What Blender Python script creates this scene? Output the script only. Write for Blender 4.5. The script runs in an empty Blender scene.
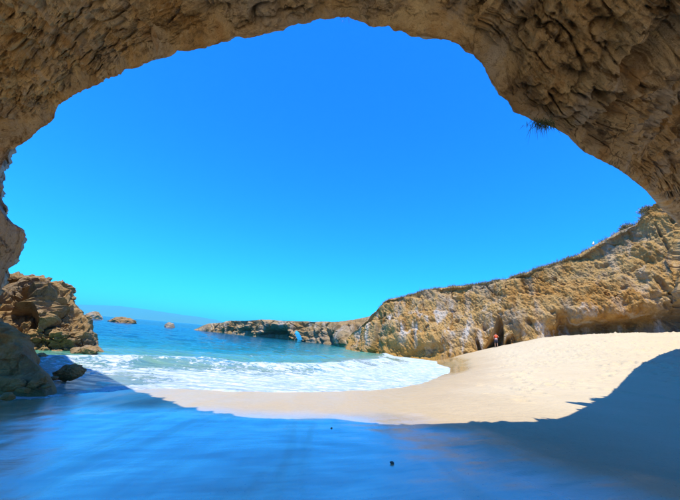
import bpy, bmesh, math, random
import numpy as np
from mathutils import Vector, Matrix
random.seed(7); rng = np.random.default_rng(7)
sc = bpy.context.scene
COL = sc.collection

# ------------------------------------------------------------------ camera
FPX, W0, H0 = 300.0, 680.0, 500.0              # focal length in photo pixels
PITCH, ROLL, EYE = math.radians(16.05), math.radians(5.0), 2.2
CAM = np.array([0.0, 0.0, EYE])
cF = np.array([0, math.cos(PITCH), math.sin(PITCH)])
_r0 = np.array([1.0, 0, 0]); _u0 = np.array([0, -math.sin(PITCH), math.cos(PITCH)])
cR = _r0*math.cos(ROLL) + _u0*math.sin(ROLL)
cU = -_r0*math.sin(ROLL) + _u0*math.cos(ROLL)
cam = bpy.data.cameras.new('camera'); camo = bpy.data.objects.new('camera', cam); COL.objects.link(camo)
cam.sensor_fit = 'HORIZONTAL'; cam.sensor_width = 36; cam.lens = 36*FPX/W0
cam.clip_start = 0.05; cam.clip_end = 60000
camo.matrix_world = Matrix(((cR[0], cU[0], -cF[0], 0), (cR[1], cU[1], -cF[1], 0), (cR[2], cU[2], -cF[2], EYE), (0, 0, 0, 1)))
sc.camera = camo

# ------------------------------------------------------------------ sky, sun, exposure
SUN_EL, SUN_AZ = math.radians(68), math.radians(6)      # light travels towards +Y, turned AZ towards +X
world = bpy.data.worlds.new('World'); sc.world = world; world.use_nodes = True
wn = world.node_tree.nodes; wl = world.node_tree.links
for n in list(wn): wn.remove(n)
sky = wn.new('ShaderNodeTexSky'); sky.sky_type = 'NISHITA'; sky.sun_disc = False
sky.sun_elevation = SUN_EL; sky.sun_rotation = math.pi + SUN_AZ
sky.air_density = 1.0; sky.dust_density = 0.1; sky.ozone_density = 2.0
sg = wn.new('ShaderNodeMix'); sg.data_type = 'RGBA'; sg.blend_type = 'MULTIPLY'; sg.inputs[0].default_value = 1; sg.inputs[7].default_value = (.035, .48, 1.2, 1)      # the camera's saturated blue, the same all over the sky
bg = wn.new('ShaderNodeBackground'); bg.inputs['Strength'].default_value = 0.15
wo = wn.new('ShaderNodeOutputWorld')
wl.new(sky.outputs[0], sg.inputs[6]); wl.new(sg.outputs[2], bg.inputs['Color']); wl.new(bg.outputs[0], wo.inputs['Surface'])
sun = bpy.data.lights.new('sun', 'SUN'); sun.energy = 3.2; sun.angle = math.radians(0.5); sun.color = (1.0, 0.95, 0.86)
suno = bpy.data.objects.new('sun', sun); COL.objects.link(suno)
LDIR = Vector((math.sin(SUN_AZ)*math.cos(SUN_EL), math.cos(SUN_AZ)*math.cos(SUN_EL), -math.sin(SUN_EL)))
suno.rotation_euler = LDIR.to_track_quat('-Z', 'Y').to_euler(); suno.location = (0, -10, 40)
vs = sc.view_settings; vs.view_transform = 'Standard'; vs.look = 'None'; vs.gamma = 1; vs.exposure = 1.15; vs.use_curve_mapping = False
sc.cycles.max_bounces = 8; sc.cycles.diffuse_bounces = 7; sc.cycles.use_denoising = True
sc.cycles.caustics_reflective = False; sc.cycles.caustics_refractive = False
sc.cycles.volume_bounces = 0

# ------------------------------------------------------------------ maths helpers
def rays(px, py):
    px = np.asarray(px, float)[..., None]; py = np.asarray(py, float)[..., None]
    return cF + (px-W0/2)/FPX*cR - (py-H0/2)/FPX*cU
def aty(px, py, y):                              # the point of a sight line at distance y along the view
    d = rays(px, py); return CAM + d*(np.asarray(y, float)[..., None]/d[..., 1:2])
def atz(px, py, z):
    d = rays(px, py); return CAM + d*((np.asarray(z, float)[..., None]-EYE)/d[..., 2:3])
def sstep(a, b, x):
    t = np.clip((x-a)/(b-a), 0, 1); return t*t*(3-2*t)
PERM = rng.permutation(256).astype(np.int32)
GRAD = rng.normal(size=(256, 3)).astype(np.float32); GRAD /= np.linalg.norm(GRAD, axis=1, keepdims=True)
JIT = rng.random((256, 3)).astype(np.float32)
def _h(i, j, k): return PERM[(PERM[(PERM[i & 255]+j) & 255]+k) & 255]
def perlin(P):
    P = np.asarray(P, np.float32); sh = P.shape[:-1]; P = P.reshape(-1, 3)
    I = np.floor(P).astype(np.int32); f = P-I; u = f*f*f*(f*(f*6-15)+10)
    out = np.zeros(len(P), np.float32)
    for a in (0, 1):
        wa = u[:, 0] if a else 1-u[:, 0]
        for b in (0, 1):
            wb = wa*(u[:, 1] if b else 1-u[:, 1])
            for c in (0, 1):
                g = GRAD[_h(I[:, 0]+a, I[:, 1]+b, I[:, 2]+c)]
                out += wb*(u[:, 2] if c else 1-u[:, 2])*(g[:, 0]*(f[:, 0]-a)+g[:, 1]*(f[:, 1]-b)+g[:, 2]*(f[:, 2]-c))
    return (out*1.6).reshape(sh)
def fbm(P, oct=4, gain=.5, ridged=False):
    s = 0; a = 1; t = 0; P = np.asarray(P, np.float32)
    for o in range(oct):
        n = perlin(P*(2.03**o)+13.7*o)
        s = s + a*((1-2*np.abs(n)) if ridged else n); t += a; a *= gain
    return s/t
def worley(P):
    P = np.asarray(P, np.float32); sh = P.shape[:-1]; P = P.reshape(-1, 3)
    I = np.floor(P).astype(np.int32); f = P-I
    F1 = np.full(len(P), 9, np.float32); F2 = F1.copy(); ID = np.zeros(len(P), np.int32)
    for a in (-1, 0, 1):
        for b in (-1, 0, 1):
            for c in (-1, 0, 1):
                h = _h(I[:, 0]+a, I[:, 1]+b, I[:, 2]+c); j = JIT[h]
                d = (j[:, 0]+a-f[:, 0])**2+(j[:, 1]+b-f[:, 1])**2+(j[:, 2]+c-f[:, 2])**2
                m = d < F1; F2 = np.where(m, F1, np.minimum(F2, d)); ID = np.where(m, h, ID); F1 = np.where(m, d, F1)
    return np.sqrt(F1).reshape(sh), np.sqrt(F2).reshape(sh), (ID/255.).reshape(sh)
def rot(P, ax, ay, az):
    m = np.array(Matrix.Rotation(az, 3, 'Z') @ Matrix.Rotation(ay, 3, 'Y') @ Matrix.Rotation(ax, 3, 'X'))
    return np.asarray(P) @ m.T
def normals(G):
    a = np.gradient(G, axis=0); b = np.gradient(G, axis=1); n = np.cross(a, b)
    return n/np.maximum(np.linalg.norm(n, axis=-1, keepdims=True), 1e-9)
def strata(P, dip=.5, strike=.3, freq=1.0, warp=.35):
    """stepped bedding: a saw-like function of the height across tilted layers"""
    Q = rot(P, dip, 0, strike); t = (Q[..., 2] + warp*fbm(P*.35, 3))*freq
    fr = t-np.floor(t); k = JIT[np.floor(t).astype(np.int32) & 255, 0]
    return (np.where(fr < .8, fr/.8, (1-fr)/.2)**.7)*(.4+.6*k)-.5

def joints(P, freq=1.0, warp=.5, sharp=.82):
    """angular fracture relief: steps across three sets of tilted joint planes"""
    out = 0
    for k, (a, b, c) in enumerate(((.35, .2, .4), (1.25, .3, .9), (.5, 1.3, .2))):
        Q = rot(P, a, b, c); t = (Q[..., 2] + warp*fbm(P*.5*freq+7*k, 3)/freq)*freq*(1, 1.35, 1.15)[k]
        fr = t-np.floor(t); h = JIT[np.floor(t).astype(np.int32) & 255, k]; h2 = JIT[(np.floor(t).astype(np.int32)+1) & 255, k]
        w = sstep(sharp, 1, fr); out = out + (h*(1-w)+h2*w) - .5
    return out
# ------------------------------------------------------------------ mesh helpers
def link(name, me, mat=None, parent=None, smooth=True):
    if mat is not None: me.materials.append(mat)
    o = bpy.data.objects.new(name, me); COL.objects.link(o)
    if parent is not None: o.parent = parent
    if smooth: me.polygons.foreach_set('use_smooth', np.ones(len(me.polygons), bool))
    return o
def mesh_np(name, V, Fq, attrs=None):
    V = np.ascontiguousarray(V, np.float32).reshape(-1, 3); Fq = np.ascontiguousarray(Fq, np.int32)
    me = bpy.data.meshes.new(name); k = Fq.shape[1]
    me.vertices.add(len(V)); me.vertices.foreach_set('co', V.ravel())
    me.loops.add(Fq.size); me.loops.foreach_set('vertex_index', Fq.ravel())
    me.polygons.add(len(Fq)); me.polygons.foreach_set('loop_start', np.arange(0, Fq.size, k, dtype=np.int32))
    for n, a in (attrs or {}).items():
        at = me.attributes.new(n, 'FLOAT', 'POINT'); at.data.foreach_set('value', np.ascontiguousarray(a, np.float32).ravel())
    me.update(calc_edges=True); return me
def grid_obj(name, G, mat, attrs=None, flip=False, parent=None):
    nu, nv = G.shape[:2]; i = np.arange(nu*nv).reshape(nu, nv)
    q = np.stack([i[:-1, :-1], i[1:, :-1], i[1:, 1:], i[:-1, 1:]], -1).reshape(-1, 4)
    if flip: q = q[:, ::-1]
    return link(name, mesh_np(name, G, q, attrs), mat, parent)
def tag(o, label=None, cat=None, group=None, kind=None):
    if label: o['label'] = label
    if cat: o['category'] = cat
    if group: o['group'] = group
    if kind: o['kind'] = kind
    return o
def empty(name, loc):
    o = bpy.data.objects.new(name, None); COL.objects.link(o); o.location = loc; return o

# ------------------------------------------------------------------ materials
class NT:
    def __init__(s, name):
        s.m = bpy.data.materials.new(name); s.m.use_nodes = True; s.t = s.m.node_tree
        s.b = s.t.nodes['Principled BSDF']; s.out = s.t.nodes['Material Output']
    def n(s, typ, **kw):
        x = s.t.nodes.new(typ)
        for k, v in kw.items(): setattr(x, k, v)
        return x
    def l(s, a, b): s.t.links.new(a, b)
    def pos(s, scale=(1, 1, 1), rotn=(0, 0, 0)):
        g = s.n('ShaderNodeNewGeometry'); mp = s.n('ShaderNodeMapping')
        mp.inputs['Scale'].default_value = scale; mp.inputs['Rotation'].default_value = rotn
        s.l(g.outputs['Position'], mp.inputs['Vector']); return mp.outputs[0]
    def noise(s, vec, scale, detail=6, rough=.6, dist=0):
        x = s.n('ShaderNodeTexNoise'); x.inputs['Scale'].default_value = scale; x.inputs['Detail'].default_value = detail
        x.inputs['Roughness'].default_value = rough; x.inputs['Distortion'].default_value = dist
        s.l(vec, x.inputs['Vector']); return x.outputs['Fac']
    def ramp(s, fac, stops):
        x = s.n('ShaderNodeValToRGB'); e = x.color_ramp.elements
        while len(e) < len(stops): e.new(.5)
        for i, (p, c) in enumerate(stops): e[i].position = p; e[i].color = (*c, 1) if len(c) == 3 else c
        s.l(fac, x.inputs[0]); return x.outputs[0]
    def val(s, fac, a, b, lo=0, hi=1):
        x = s.n('ShaderNodeMapRange', interpolation_type='SMOOTHSTEP'); x.inputs[1].default_value = a; x.inputs[2].default_value = b
        x.inputs[3].default_value = lo; x.inputs[4].default_value = hi; s.l(fac, x.inputs[0]); return x.outputs[0]
    def mix(s, fac, a, b, blend='MIX'):
        x = s.n('ShaderNodeMix', data_type='RGBA', blend_type=blend)
        for sock, v in ((x.inputs[0], fac), (x.inputs[6], a), (x.inputs[7], b)):
            if isinstance(v, (int, float)): sock.default_value = v
            elif isinstance(v, tuple): sock.default_value = (*v, 1)
            else: s.l(v, sock)
        return x.outputs[2]
    def math(s, op, a, b=0):
        x = s.n('ShaderNodeMath', operation=op)
        for sock, v in ((x.inputs[0], a), (x.inputs[1], b)):
            if isinstance(v, (int, float)): sock.default_value = v
            else: s.l(v, sock)
        return x.outputs[0]
    def attr(s, name):
        x = s.n('ShaderNodeAttribute', attribute_name=name); return x.outputs['Fac']
    def bump(s, h, strength, dist, prev=None):
        x = s.n('ShaderNodeBump'); x.inputs['Strength'].default_value = strength; x.inputs['Distance'].default_value = dist
        s.l(h, x.inputs['Height'])
        if prev is not None: s.l(prev, x.inputs['Normal'])
        return x.outputs[0]
    def fin(s, col=None, rough=None, normal=None, spec=None):
        for k, v in (('Base Color', col), ('Roughness', rough), ('Specular IOR Level', spec)):
            if v is None: continue
            if isinstance(v, tuple): s.b.inputs[k].default_value = (*v, 1)
            elif isinstance(v, (int, float)): s.b.inputs[k].default_value = v
            else: s.l(v, s.b.inputs[k])
        if normal is not None: s.l(normal, s.b.inputs['Normal'])
        return s.m
def rock_mat(name, ochre, tan, grey, pale, pale_amt=.5, streak=(1, 1, .25), srot=(0, .5, 0), scale=1.0, bumpd=.08, low=None, lowz=(0, 3)):
    t = NT(name); p = t.pos(); ps = t.pos(streak, srot)
    big = t.noise(p, .35*scale, 5, .6, .6); mid = t.noise(ps, 1.3*scale, 8, .68, .5); fine = t.noise(p, 7*scale, 8, .7)
    c = t.ramp(big, [(.36, ochre), (.5, tan), (.62, grey)])
    c = t.mix(t.val(mid, .47, .68), c, tan)
    c = t.mix(t.val(mid, .50, .34), c, tuple(.62*x for x in ochre))
    if low:
        gh = t.n('ShaderNodeNewGeometry'); sh = t.n('ShaderNodeSeparateXYZ'); t.l(gh.outputs['Position'], sh.inputs[0]); hgt = t.val(t.math('ADD', sh.outputs[2], t.math('MULTIPLY', mid, 5.0)), 12.0, 7.5, .25, pale_amt)
    st = t.noise(ps, (1.1 if low else 2.4)*scale, 5, .6, .4); area = t.noise(p, .22*scale, 3, .5)
    c = t.mix(t.math('MULTIPLY', t.math('MULTIPLY', t.val(st, .5, .66), t.val(area, .38, .52)), pale_amt if not low else hgt), c, pale)
    if low:
        pass
        g = t.n('ShaderNodeNewGeometry'); sp = t.n('ShaderNodeSeparateXYZ'); t.l(g.outputs['Position'], sp.inputs[0])
        z = t.math('ADD', sp.outputs[2], t.math('MULTIPLY', big, 3.0))
        c = t.mix(t.math('MULTIPLY', t.val(z, lowz[1], lowz[0]), .8), c, low)
    c = t.mix(t.math('MULTIPLY', t.val(fine, .35, .7), .55), t.mix(.38, c, (.05, .035, .02)), c)
    c = t.mix(t.math('MULTIPLY', t.val(fine, .56, .75), .12 if low else .35), c, pale)
    b1 = t.bump(t.noise(ps, 3.5*scale, 10, .72, .4), 1.0, bumpd)
    b2 = t.bump(t.noise(p, 16*scale, 6, .7), .8, bumpd*.3, b1)
    return t.fin(c, .9, b2, .2)
M = {}
t = NT('cave_rock'); p = t.pos()
cx = t.n('ShaderNodeCombineXYZ'); t.l(t.math('MULTIPLY', t.attr('ru'), .30), cx.inputs[0]); t.l(t.math('MULTIPLY', t.attr('rs'), 1.25), cx.inputs[1])
wr = t.n('ShaderNodeTexNoise'); wr.inputs['Scale'].default_value = .8; wr.inputs['Detail'].default_value = 3; t.l(p, wr.inputs['Vector'])
ad = t.n('ShaderNodeVectorMath', operation='MULTIPLY_ADD'); t.l(wr.outputs['Color'], ad.inputs[0]); ad.inputs[1].default_value = (1.6, 1.6, 1.6); t.l(cx.outputs[0], ad.inputs[2])
bed = ad.outputs[0]
b1 = t.noise(bed, 1.3, 9, .68, .3); b2 = t.noise(bed, 4.5, 8, .7, .2); big = t.noise(p, .45, 5, .6, .8); fine = t.noise(p, 13, 8, .72); md = t.noise(p, 3.2, 8, .7, .6)
c = t.ramp(big, [(.32, (.45, .25, .085)), (.44, (.58, .39, .19)), (.54, (.52, .38, .23)), (.66, (.44, .37, .29))])
c = t.mix(t.val(b1, .47, .37), c, (.20, .115, .045)); c = t.mix(t.math('MULTIPLY', t.val(b1, .53, .66), .9), c, (.70, .51, .27))  # rock tones, darkened in the bump hollows to strengthen weak relief shading
c = t.mix(t.math('MULTIPLY', t.val(b2, .46, .34), .7), c, (.15, .09, .04)); c = t.mix(t.math('MULTIPLY', t.val(b2, .56, .70), .6), c, (.66, .54, .36))
c = t.mix(t.math('MULTIPLY', t.val(md, .44, .30), .8), c, (.10, .065, .035)); c = t.mix(t.math('MULTIPLY', t.val(md, .58, .72), .5), c, (.62, .46, .25))
c = t.mix(t.math('MULTIPLY', t.val(fine, .46, .30), .65), c, (.09, .06, .03)); c = t.mix(t.math('MULTIPLY', t.val(fine, .55, .72), .45), c, (.70, .60, .44))
lg = t.noise(p, .55, 4, .6, .5); c = t.mix(t.math('MULTIPLY', t.val(lg, .54, .68), .6), c, (.19, .125, .075)); gp = t.noise(p, 1.1, 5, .6, .8); c = t.mix(t.math('MULTIPLY', t.val(gp, .52, .64), .6), c, (.50, .415, .33)); c = t.mix(t.math('MULTIPLY', t.val(gp, .42, .33), .6), c, (.44, .24, .09))
vc = t.n('ShaderNodeTexVoronoi', feature='DISTANCE_TO_EDGE'); vc.inputs['Scale'].default_value = 1.15; vw = t.n('ShaderNodeVectorMath', operation='MULTIPLY_ADD')
wr2 = t.n('ShaderNodeTexNoise'); wr2.inputs['Scale'].default_value = 2.2; wr2.inputs['Detail'].default_value = 6; t.l(p, wr2.inputs['Vector'])
t.l(wr2.outputs['Color'], vw.inputs[0]); vw.inputs[1].default_value = (1.1, 1.1, 1.1); t.l(p, vw.inputs[2]); t.l(vw.outputs[0], vc.inputs['Vector'])
crk = t.math('MULTIPLY', t.val(vc.outputs['Distance'], .03, .0), t.val(t.noise(p, .9, 3, .5), .5, .62))
c = t.mix(t.math('MULTIPLY', crk, .85), c, (.05, .035, .02))  # crack lines darkened in the colour, as the relief alone shades little
n_ = t.bump(b1, 1.0, .22); n_ = t.bump(b2, 1.0, .07, n_); n_ = t.bump(md, 1.0, .10, n_); n_ = t.bump(fine, 1.0, .03, n_)
M['roof'] = t.fin(c, .9, n_, .2)
M['cliff'] = rock_mat('cliff_rock', (.50, .25, .05), (.58, .355, .115), (.40, .295, .17), (.72, .65, .54), .95, (1, 1, .2), (.0, .62, .25), .62, .20, (.45, .235, .04), (1.5, 4.6))
M['stack'] = rock_mat('stack_rock', (.40, .225, .065), (.47, .30, .12), (.28, .205, .12), (.54, .43, .28), .35, (1, 1, .8), (.3, .4, 0), 1.2, .12)
M['front'] = rock_mat('shore_rock', (.46, .22, .045), (.50, .28, .085), (.33, .20, .085), (.52, .38, .20), .35, (1, 1, .8), (.3, .4, 0), 2, .09)
M['boulder'] = rock_mat('boulder_rock', (.36, .185, .05), (.42, .24, .08), (.26, .17, .08), (.45, .34, .20), .3, (1, 1, .8), (.3, .4, 0), 3, .05)
M['head'] = rock_mat('headland_rock', (.42, .24, .075), (.46, .31, .14), (.34, .265, .18), (.62, .55, .44), .6, (1, 1, .4), (0, .3, 0), .25, .4)

t = NT('sand'); p = t.pos()
wet = t.attr('wet'); damp = t.attr('damp')
n1 = t.noise(p, .6, 5, .6); n2 = t.noise(p, 60, 4, .6); n3 = t.noise(t.pos((1, .22, 1), (0, 0, .45)), 1.1, 6, .6, .5)
dry = t.mix(n1, (.50, .395, .235), (.57, .465, .295))
dmp = t.mix(n3, (.40, .295, .165), (.50, .385, .225))
c = t.mix(damp, dry, dmp)
wtc = t.mix(n3, (.44, .32, .14), (.56, .42, .20))
c = t.mix(wet, c, wtc)
c = t.mix(t.math('MULTIPLY', t.val(n2, .55, .8), .25), c, (.22, .17, .12)); spk = t.noise(p, 38, 2, .5); c = t.mix(t.math('MULTIPLY', t.val(spk, .70, .74), .7), c, (.10, .08, .06))
grain = t.bump(n2, .35, .012)
lump = t.bump(t.noise(p, 3.5, 7, .65), .9, .09, grain)
drynorm = lump
rip = t.n('ShaderNodeTexWave', wave_type='BANDS', bands_direction='Y'); t.l(t.pos((.5, 1, 1), (0, 0, -.35)), rip.inputs['Vector'])
rip.inputs['Scale'].default_value = 2.6; rip.inputs['Distortion'].default_value = 7; rip.inputs['Detail'].default_value = 3; rip.inputs['Detail Scale'].default_value = 1.6
w1 = t.bump(rip.outputs['Fac'], .03, .010); w2 = t.bump(t.noise(t.pos((.45, 1, 1), (0, 0, -.3)), 34, 6, .7), .22, .007, w1); w3 = t.bump(n3, .15, .05, w2)
mx = t.n('ShaderNodeMix', data_type='VECTOR'); t.l(wet, mx.inputs[0]); t.l(drynorm, mx.inputs[4]); t.l(w3, mx.inputs[5])
rg = t.math('ADD', t.val(wet, 0, 1, .9, .10), t.math('MULTIPLY', n3, .12))
sp = t.val(wet, 0, 1, .15, 1.0)
t.l(t.math('MULTIPLY', wet, t.val(n3, .32, .60, .22, .95)), t.b.inputs['Coat Weight']); t.b.inputs['Coat IOR'].default_value = 1.5; t.b.inputs['Coat Roughness'].default_value = .10; t.l(w3, t.b.inputs['Coat Normal'])
M['sand'] = t.fin(c, rg, mx.outputs[1], sp)

t = NT('sea_water'); p = t.pos()
foam = t.attr('foam'); dep = t.attr('depth')
c = t.ramp(dep, [(0, (.30, .32, .24)), (.08, (.10, .29, .19)), (.20, (.011, .155, .125)), (.45, (.002, .070, .080)), (1, (.001, .032, .056))])
patch = t.noise(t.pos((.35, 1, 1)), .5, 5, .6, .6)
c = t.mix(t.math('MULTIPLY', t.val(patch, .45, .7), .35), c, (.02, .20, .30))
fn = t.noise(p, 2.6, 9, .72, 1.2); fn2 = t.noise(t.pos((.75, 1, 1)), .8, 9, .72, 1.6)
fm = t.math('ADD', t.math('MULTIPLY', fn, .55), t.math('MULTIPLY', fn2, .45))
thr = t.math('SUBTRACT', .74, t.math('MULTIPLY', foam, .385))
fmask = t.val(t.math('SUBTRACT', fm, thr), -.03, .05)
fc = t.mix(t.val(fm, .42, .62), (.34, .46, .46), (.72, .72, .70)); c = t.mix(fmask, c, fc)
wv = t.n('ShaderNodeTexWave', wave_type='BANDS', bands_direction='Y'); t.l(t.pos((.35, 1, 1), (0, 0, .2)), wv.inputs['Vector'])
wv.inputs['Scale'].default_value = .45; wv.inputs['Distortion'].default_value = 6; wv.inputs['Detail'].default_value = 5; wv.inputs['Detail Scale'].default_value = 1.3
b1 = t.bump(wv.outputs['Fac'], .32, .40); b2 = t.bump(t.noise(t.pos((.6, 1, 1)), 1.6, 8, .65, .4), .9, .30, b1); b3 = t.bump(fm, .8, .12, b2)
M['water'] = t.fin(c, t.math('ADD', .09, t.math('MULTIPLY', fmask, .6)), b3, .28)

def simple(name, col, rough=.8, spec=.2, var=.25, scale=20):
    t = NT(name); n = t.noise(t.pos(), scale, 4, .6)
    return t.fin(t.mix(n, tuple(x*(1-var) for x in col), tuple(min(1, x*(1+var)) for x in col)), rough, None, spec)
M['grass'] = simple('dry_grass', (.20, .16, .065), var=.5, scale=1.5)
M['green'] = simple('tuft_green', (.06, .085, .04), var=.4, scale=8)
M['leaf'] = simple('shrub_leaf', (.24, .19, .085), var=.5, scale=6)
M['twig'] = simple('twig', (.14, .10, .06))
M['hill'] = simple('hill', (.10, .11, .07), scale=.003)
M['skin'] = simple('skin', (.42, .22, .13), .55, .4, .08)
M['vest'] = simple('orange_vest', (.75, .10, .03), .7, .3, .15)
M['band'] = simple('white_band', (.75, .55, .58), .8, .2, .1)
M['shorts'] = simple('dark_shorts', (.03, .03, .045), .8, .2, .2)
M['hair'] = simple('hair', (.03, .018, .01), .6, .3, .3)
M['feather'] = simple('white_feather', (.8, .78, .74), .8, .2, .08)
M['feather2'] = simple('brown_feather', (.15, .10, .07), .8, .2, .2)
M['beak'] = simple('beak', (.35, .36, .30), .5, .4, .1)
M['feet'] = simple('bird_feet', (.12, .35, .45), .6, .3, .1)
M['pebble'] = simple('pebble', (.10, .085, .07), .8, .3, .3)

# ------------------------------------------------------------------ ground: control points -> smooth surface
ctl = []
def cz(lst):
    for x, y, z in lst: ctl.append(tuple(atz(x, y, z)))
def cy(lst):
    for x, y, d in lst: ctl.append(tuple(aty(x, y, d)))
SHORE_PX = [(-60, 402), (0, 400), (60, 396), (115, 389), (160, 387), (190, 389), (225, 391), (260, 392), (295, 392), (330, 391), (365, 390), (400, 387), (425, 383), (440, 378), (450, 373), (451, 368), (440, 362)]
cz([(x, y, 0) for x, y in SHORE_PX]); cz([(400, 357, -.25), (360, 352, -.7)])
cz([(0, 500, .42), (170, 500, .5), (340, 500, .6), (520, 500, .78), (340, 460, .57), (150, 450, .4), (0, 450, .25), (200, 414, .39), (130, 403, .2), (340, 420, .5), (450, 430, .66), (400, 405, .3)])
cy([(680, 500, 2.9), (500, 425, 6.5), (560, 422, 6.8), (585, 410, 8), (612, 390, 12), (615, 380, 15), (640, 362, 19), (680, 350, 24), (500, 395, 10), (500, 370, 20), (560, 360, 25), (500, 346, 40),
    (580, 334.5, 33), (540, 337.5, 35), (620, 333.5, 31.5), (680, 332, 29), (620, 350, 24), (680, 400, 11), (680, 450, 5.3), (460, 356, 42), (480, 350.5, 41), (440, 395, 13), (470, 385, 16), (530, 346, 33), (575, 345, 29)])
ctl += [(-4, 18, -.6), (0, 22, -.8), (4, 26, -.6), (-10, 20, -.8), (-20, 30, -2), (0, 40, -2.5), (-30, 15, -.8), (-20, 60, -4), (6, 60, -4), (-12, 15, -.45), (-50, 40, -4), (36, 36, 5.0), (31, 40, 4.2), (46, 26, 5.6),
        (0, -5, .9), (10, -5, 1.3), (-10, -5, .6), (-20, 0, .3), (28, 5, 2.4), (0, -14, 1.2), (-27, 8, 0.2), (40, -5, 3.5), (25, -20, 2), (-30, -20, .8), (-60, 0, .5), (60, 50, 5), (30, 70, 2), (-60, 70, -5), (0, 85, -5)]
ctl = np.array(ctl, float)
def tps_fit(P, z, lam=.02):
    d = np.linalg.norm(P[:, None]-P[None], axis=-1); K = d*1.0
    n = len(P); A = np.zeros((n+3, n+3)); A[:n, :n] = -K + np.eye(n)*lam; Q = np.c_[np.ones(n), P]
    A[:n, n:] = Q; A[n:, :n] = Q.T; return np.linalg.solve(A, np.r_[z, 0, 0, 0])
GW = tps_fit(ctl[:, :2], ctl[:, 2])
def ground_z(X, Y):
    X = np.asarray(X, float); Y = np.asarray(Y, float); s = X.shape; X = X.ravel(); Y = Y.ravel(); n = len(ctl)
    out = GW[n]+GW[n+1]*X+GW[n+2]*Y
    for i in range(n): out -= GW[i]*np.sqrt((X-ctl[i, 0])**2+(Y-ctl[i, 1])**2+.8)
    return out.reshape(s)
SHORE = atz(*np.array(SHORE_PX, float).T, np.zeros(len(SHORE_PX)))[:, :2]
SHORE = np.vstack([SHORE, [(16, 52)]])
def poly_dist(X, Y, L):
    d = np.full(X.shape, 1e9)
    for a, b in zip(L[:-1], L[1:]):
        v = b-a; t_ = np.clip(((X-a[0])*v[0]+(Y-a[1])*v[1])/(v@v), 0, 1)
        d = np.minimum(d, np.hypot(X-a[0]-t_*v[0], Y-a[1]-t_*v[1]))
    return d
az = np.radians(np.r_[np.arange(-180, -66, 3), np.arange(-66, 62, .25), np.arange(62, 181, 3)])
rr = np.r_[np.geomspace(.25, 3, 50)[:-1], np.geomspace(3, 45, 600)[:-1], np.geomspace(45, 130, 30)]
A_, R_ = np.meshgrid(az, rr, indexing='ij'); X, Y = R_*np.sin(A_), R_*np.cos(A_)
X[:, -1] *= 1
Z = ground_z(X, Y)
P3 = np.stack([X, Y, np.zeros_like(X)], -1)
nz = fbm(P3*.25, 3)
xb = np.interp(Y, [-5, -1.5, 3, 6.2, 9, 12, 16, 22, 28, 36, 44], [-30, 2.6, 2.7, 2.2, 1.9, 2.9, 5.4, 8.8, 12.4, 15.5, 17])
edge = xb-X + .9*fbm(P3*np.array([.35, .8, 1]), 4)
wet = sstep(-1.2, .9, edge)
damp = sstep(-4.5, -.3, edge + 1.5*nz)
wet *= 1-.6*sstep(6.8, 8.6, Y+.8*nz)*sstep(-9, -4, X)*sstep(30, 20, Y)          # drained slope above the swash; film also cut to warm the sunlit strip
dryf = 1-damp
Z = Z + .045*nz*(1-wet) + .02*fbm(P3*np.array([.9, .5, 1]), 3) + .06*dryf*fbm(P3*.7, 3)
Z += .012*wet*fbm(np.stack([X*.5+Y*.35, Y*1.3-X*.3, 0*X], -1), 3)
# little drainage scarp where the wet film ends
Z += .04*sstep(.5, -.5, edge)*sstep(-6, -1, edge)
# footprints trodden in the dry sand
fx = rng.uniform(0, 1, 420); tracks = []
for k in range(120):
    a0 = np.array([rng.uniform(4, 30), rng.uniform(5, 32)]); h = rng.uniform(-.9, 2.2); d_ = np.array([math.cos(h), math.sin(h)])
    for j in range(rng.integers(8, 22)):
        tracks.append(a0 + d_*j*.65 + np.array([-d_[1], d_[0]])*(.13*(-1)**j) + rng.normal(0, .04, 2)); h += rng.normal(0, .05); d_ = np.array([math.cos(h), math.sin(h)])
for q in tracks:
    if abs(q[0]) > 40 or q[1] < 3 or q[1] > 36: continue
    a = math.atan2(q[0], q[1]); r = math.hypot(*q)
    i0, i1 = np.searchsorted(az, [a-.5/r, a+.5/r]); j0, j1 = np.searchsorted(rr, [r-.5, r+.5])
    d = np.hypot(X[i0:i1, j0:j1]-q[0], Y[i0:i1, j0:j1]-q[1])
    Z[i0:i1, j0:j1] += 1.35*(-.085*np.exp(-(d/.15)**2) + .04*np.exp(-((d-.26)/.09)**2))*dryf[i0:i1, j0:j1]
beach = grid_obj('beach', np.stack([X, Y, Z], -1), M['sand'], {'wet': wet, 'damp': damp}, flip=True)
tag(beach, 'pale sand beach rising from the wet shaded shore to the cliff foot', kind='structure')

# ------------------------------------------------------------------ sea
az = np.radians(np.linspace(-105, 40, 480)); rr = np.r_[np.geomspace(4, 160, 380), np.geomspace(170, 13000, 60)]
A_, R_ = np.meshgrid(az, rr, indexing='ij'); X, Y = R_*np.sin(A_), R_*np.cos(A_)
gz = ground_z(X, Y); dsh = poly_dist(X, Y, SHORE)
dsh = np.where(gz > 0.0, -dsh, dsh)
P3 = np.stack([X, Y, 0*X], -1)
amp = sstep(0, 9, dsh)*sstep(900, 120, R_)
nw = fbm(P3*.12, 3)
ph = dsh*.75 + 2.2*nw
Zs = amp*(.09*(np.sin(ph)*.5+.5)**3 + .10*fbm(P3*np.array([.35, .6, 1]), 4)) + .02*fbm(P3*1.3, 3)*sstep(300, 30, R_)
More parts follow.
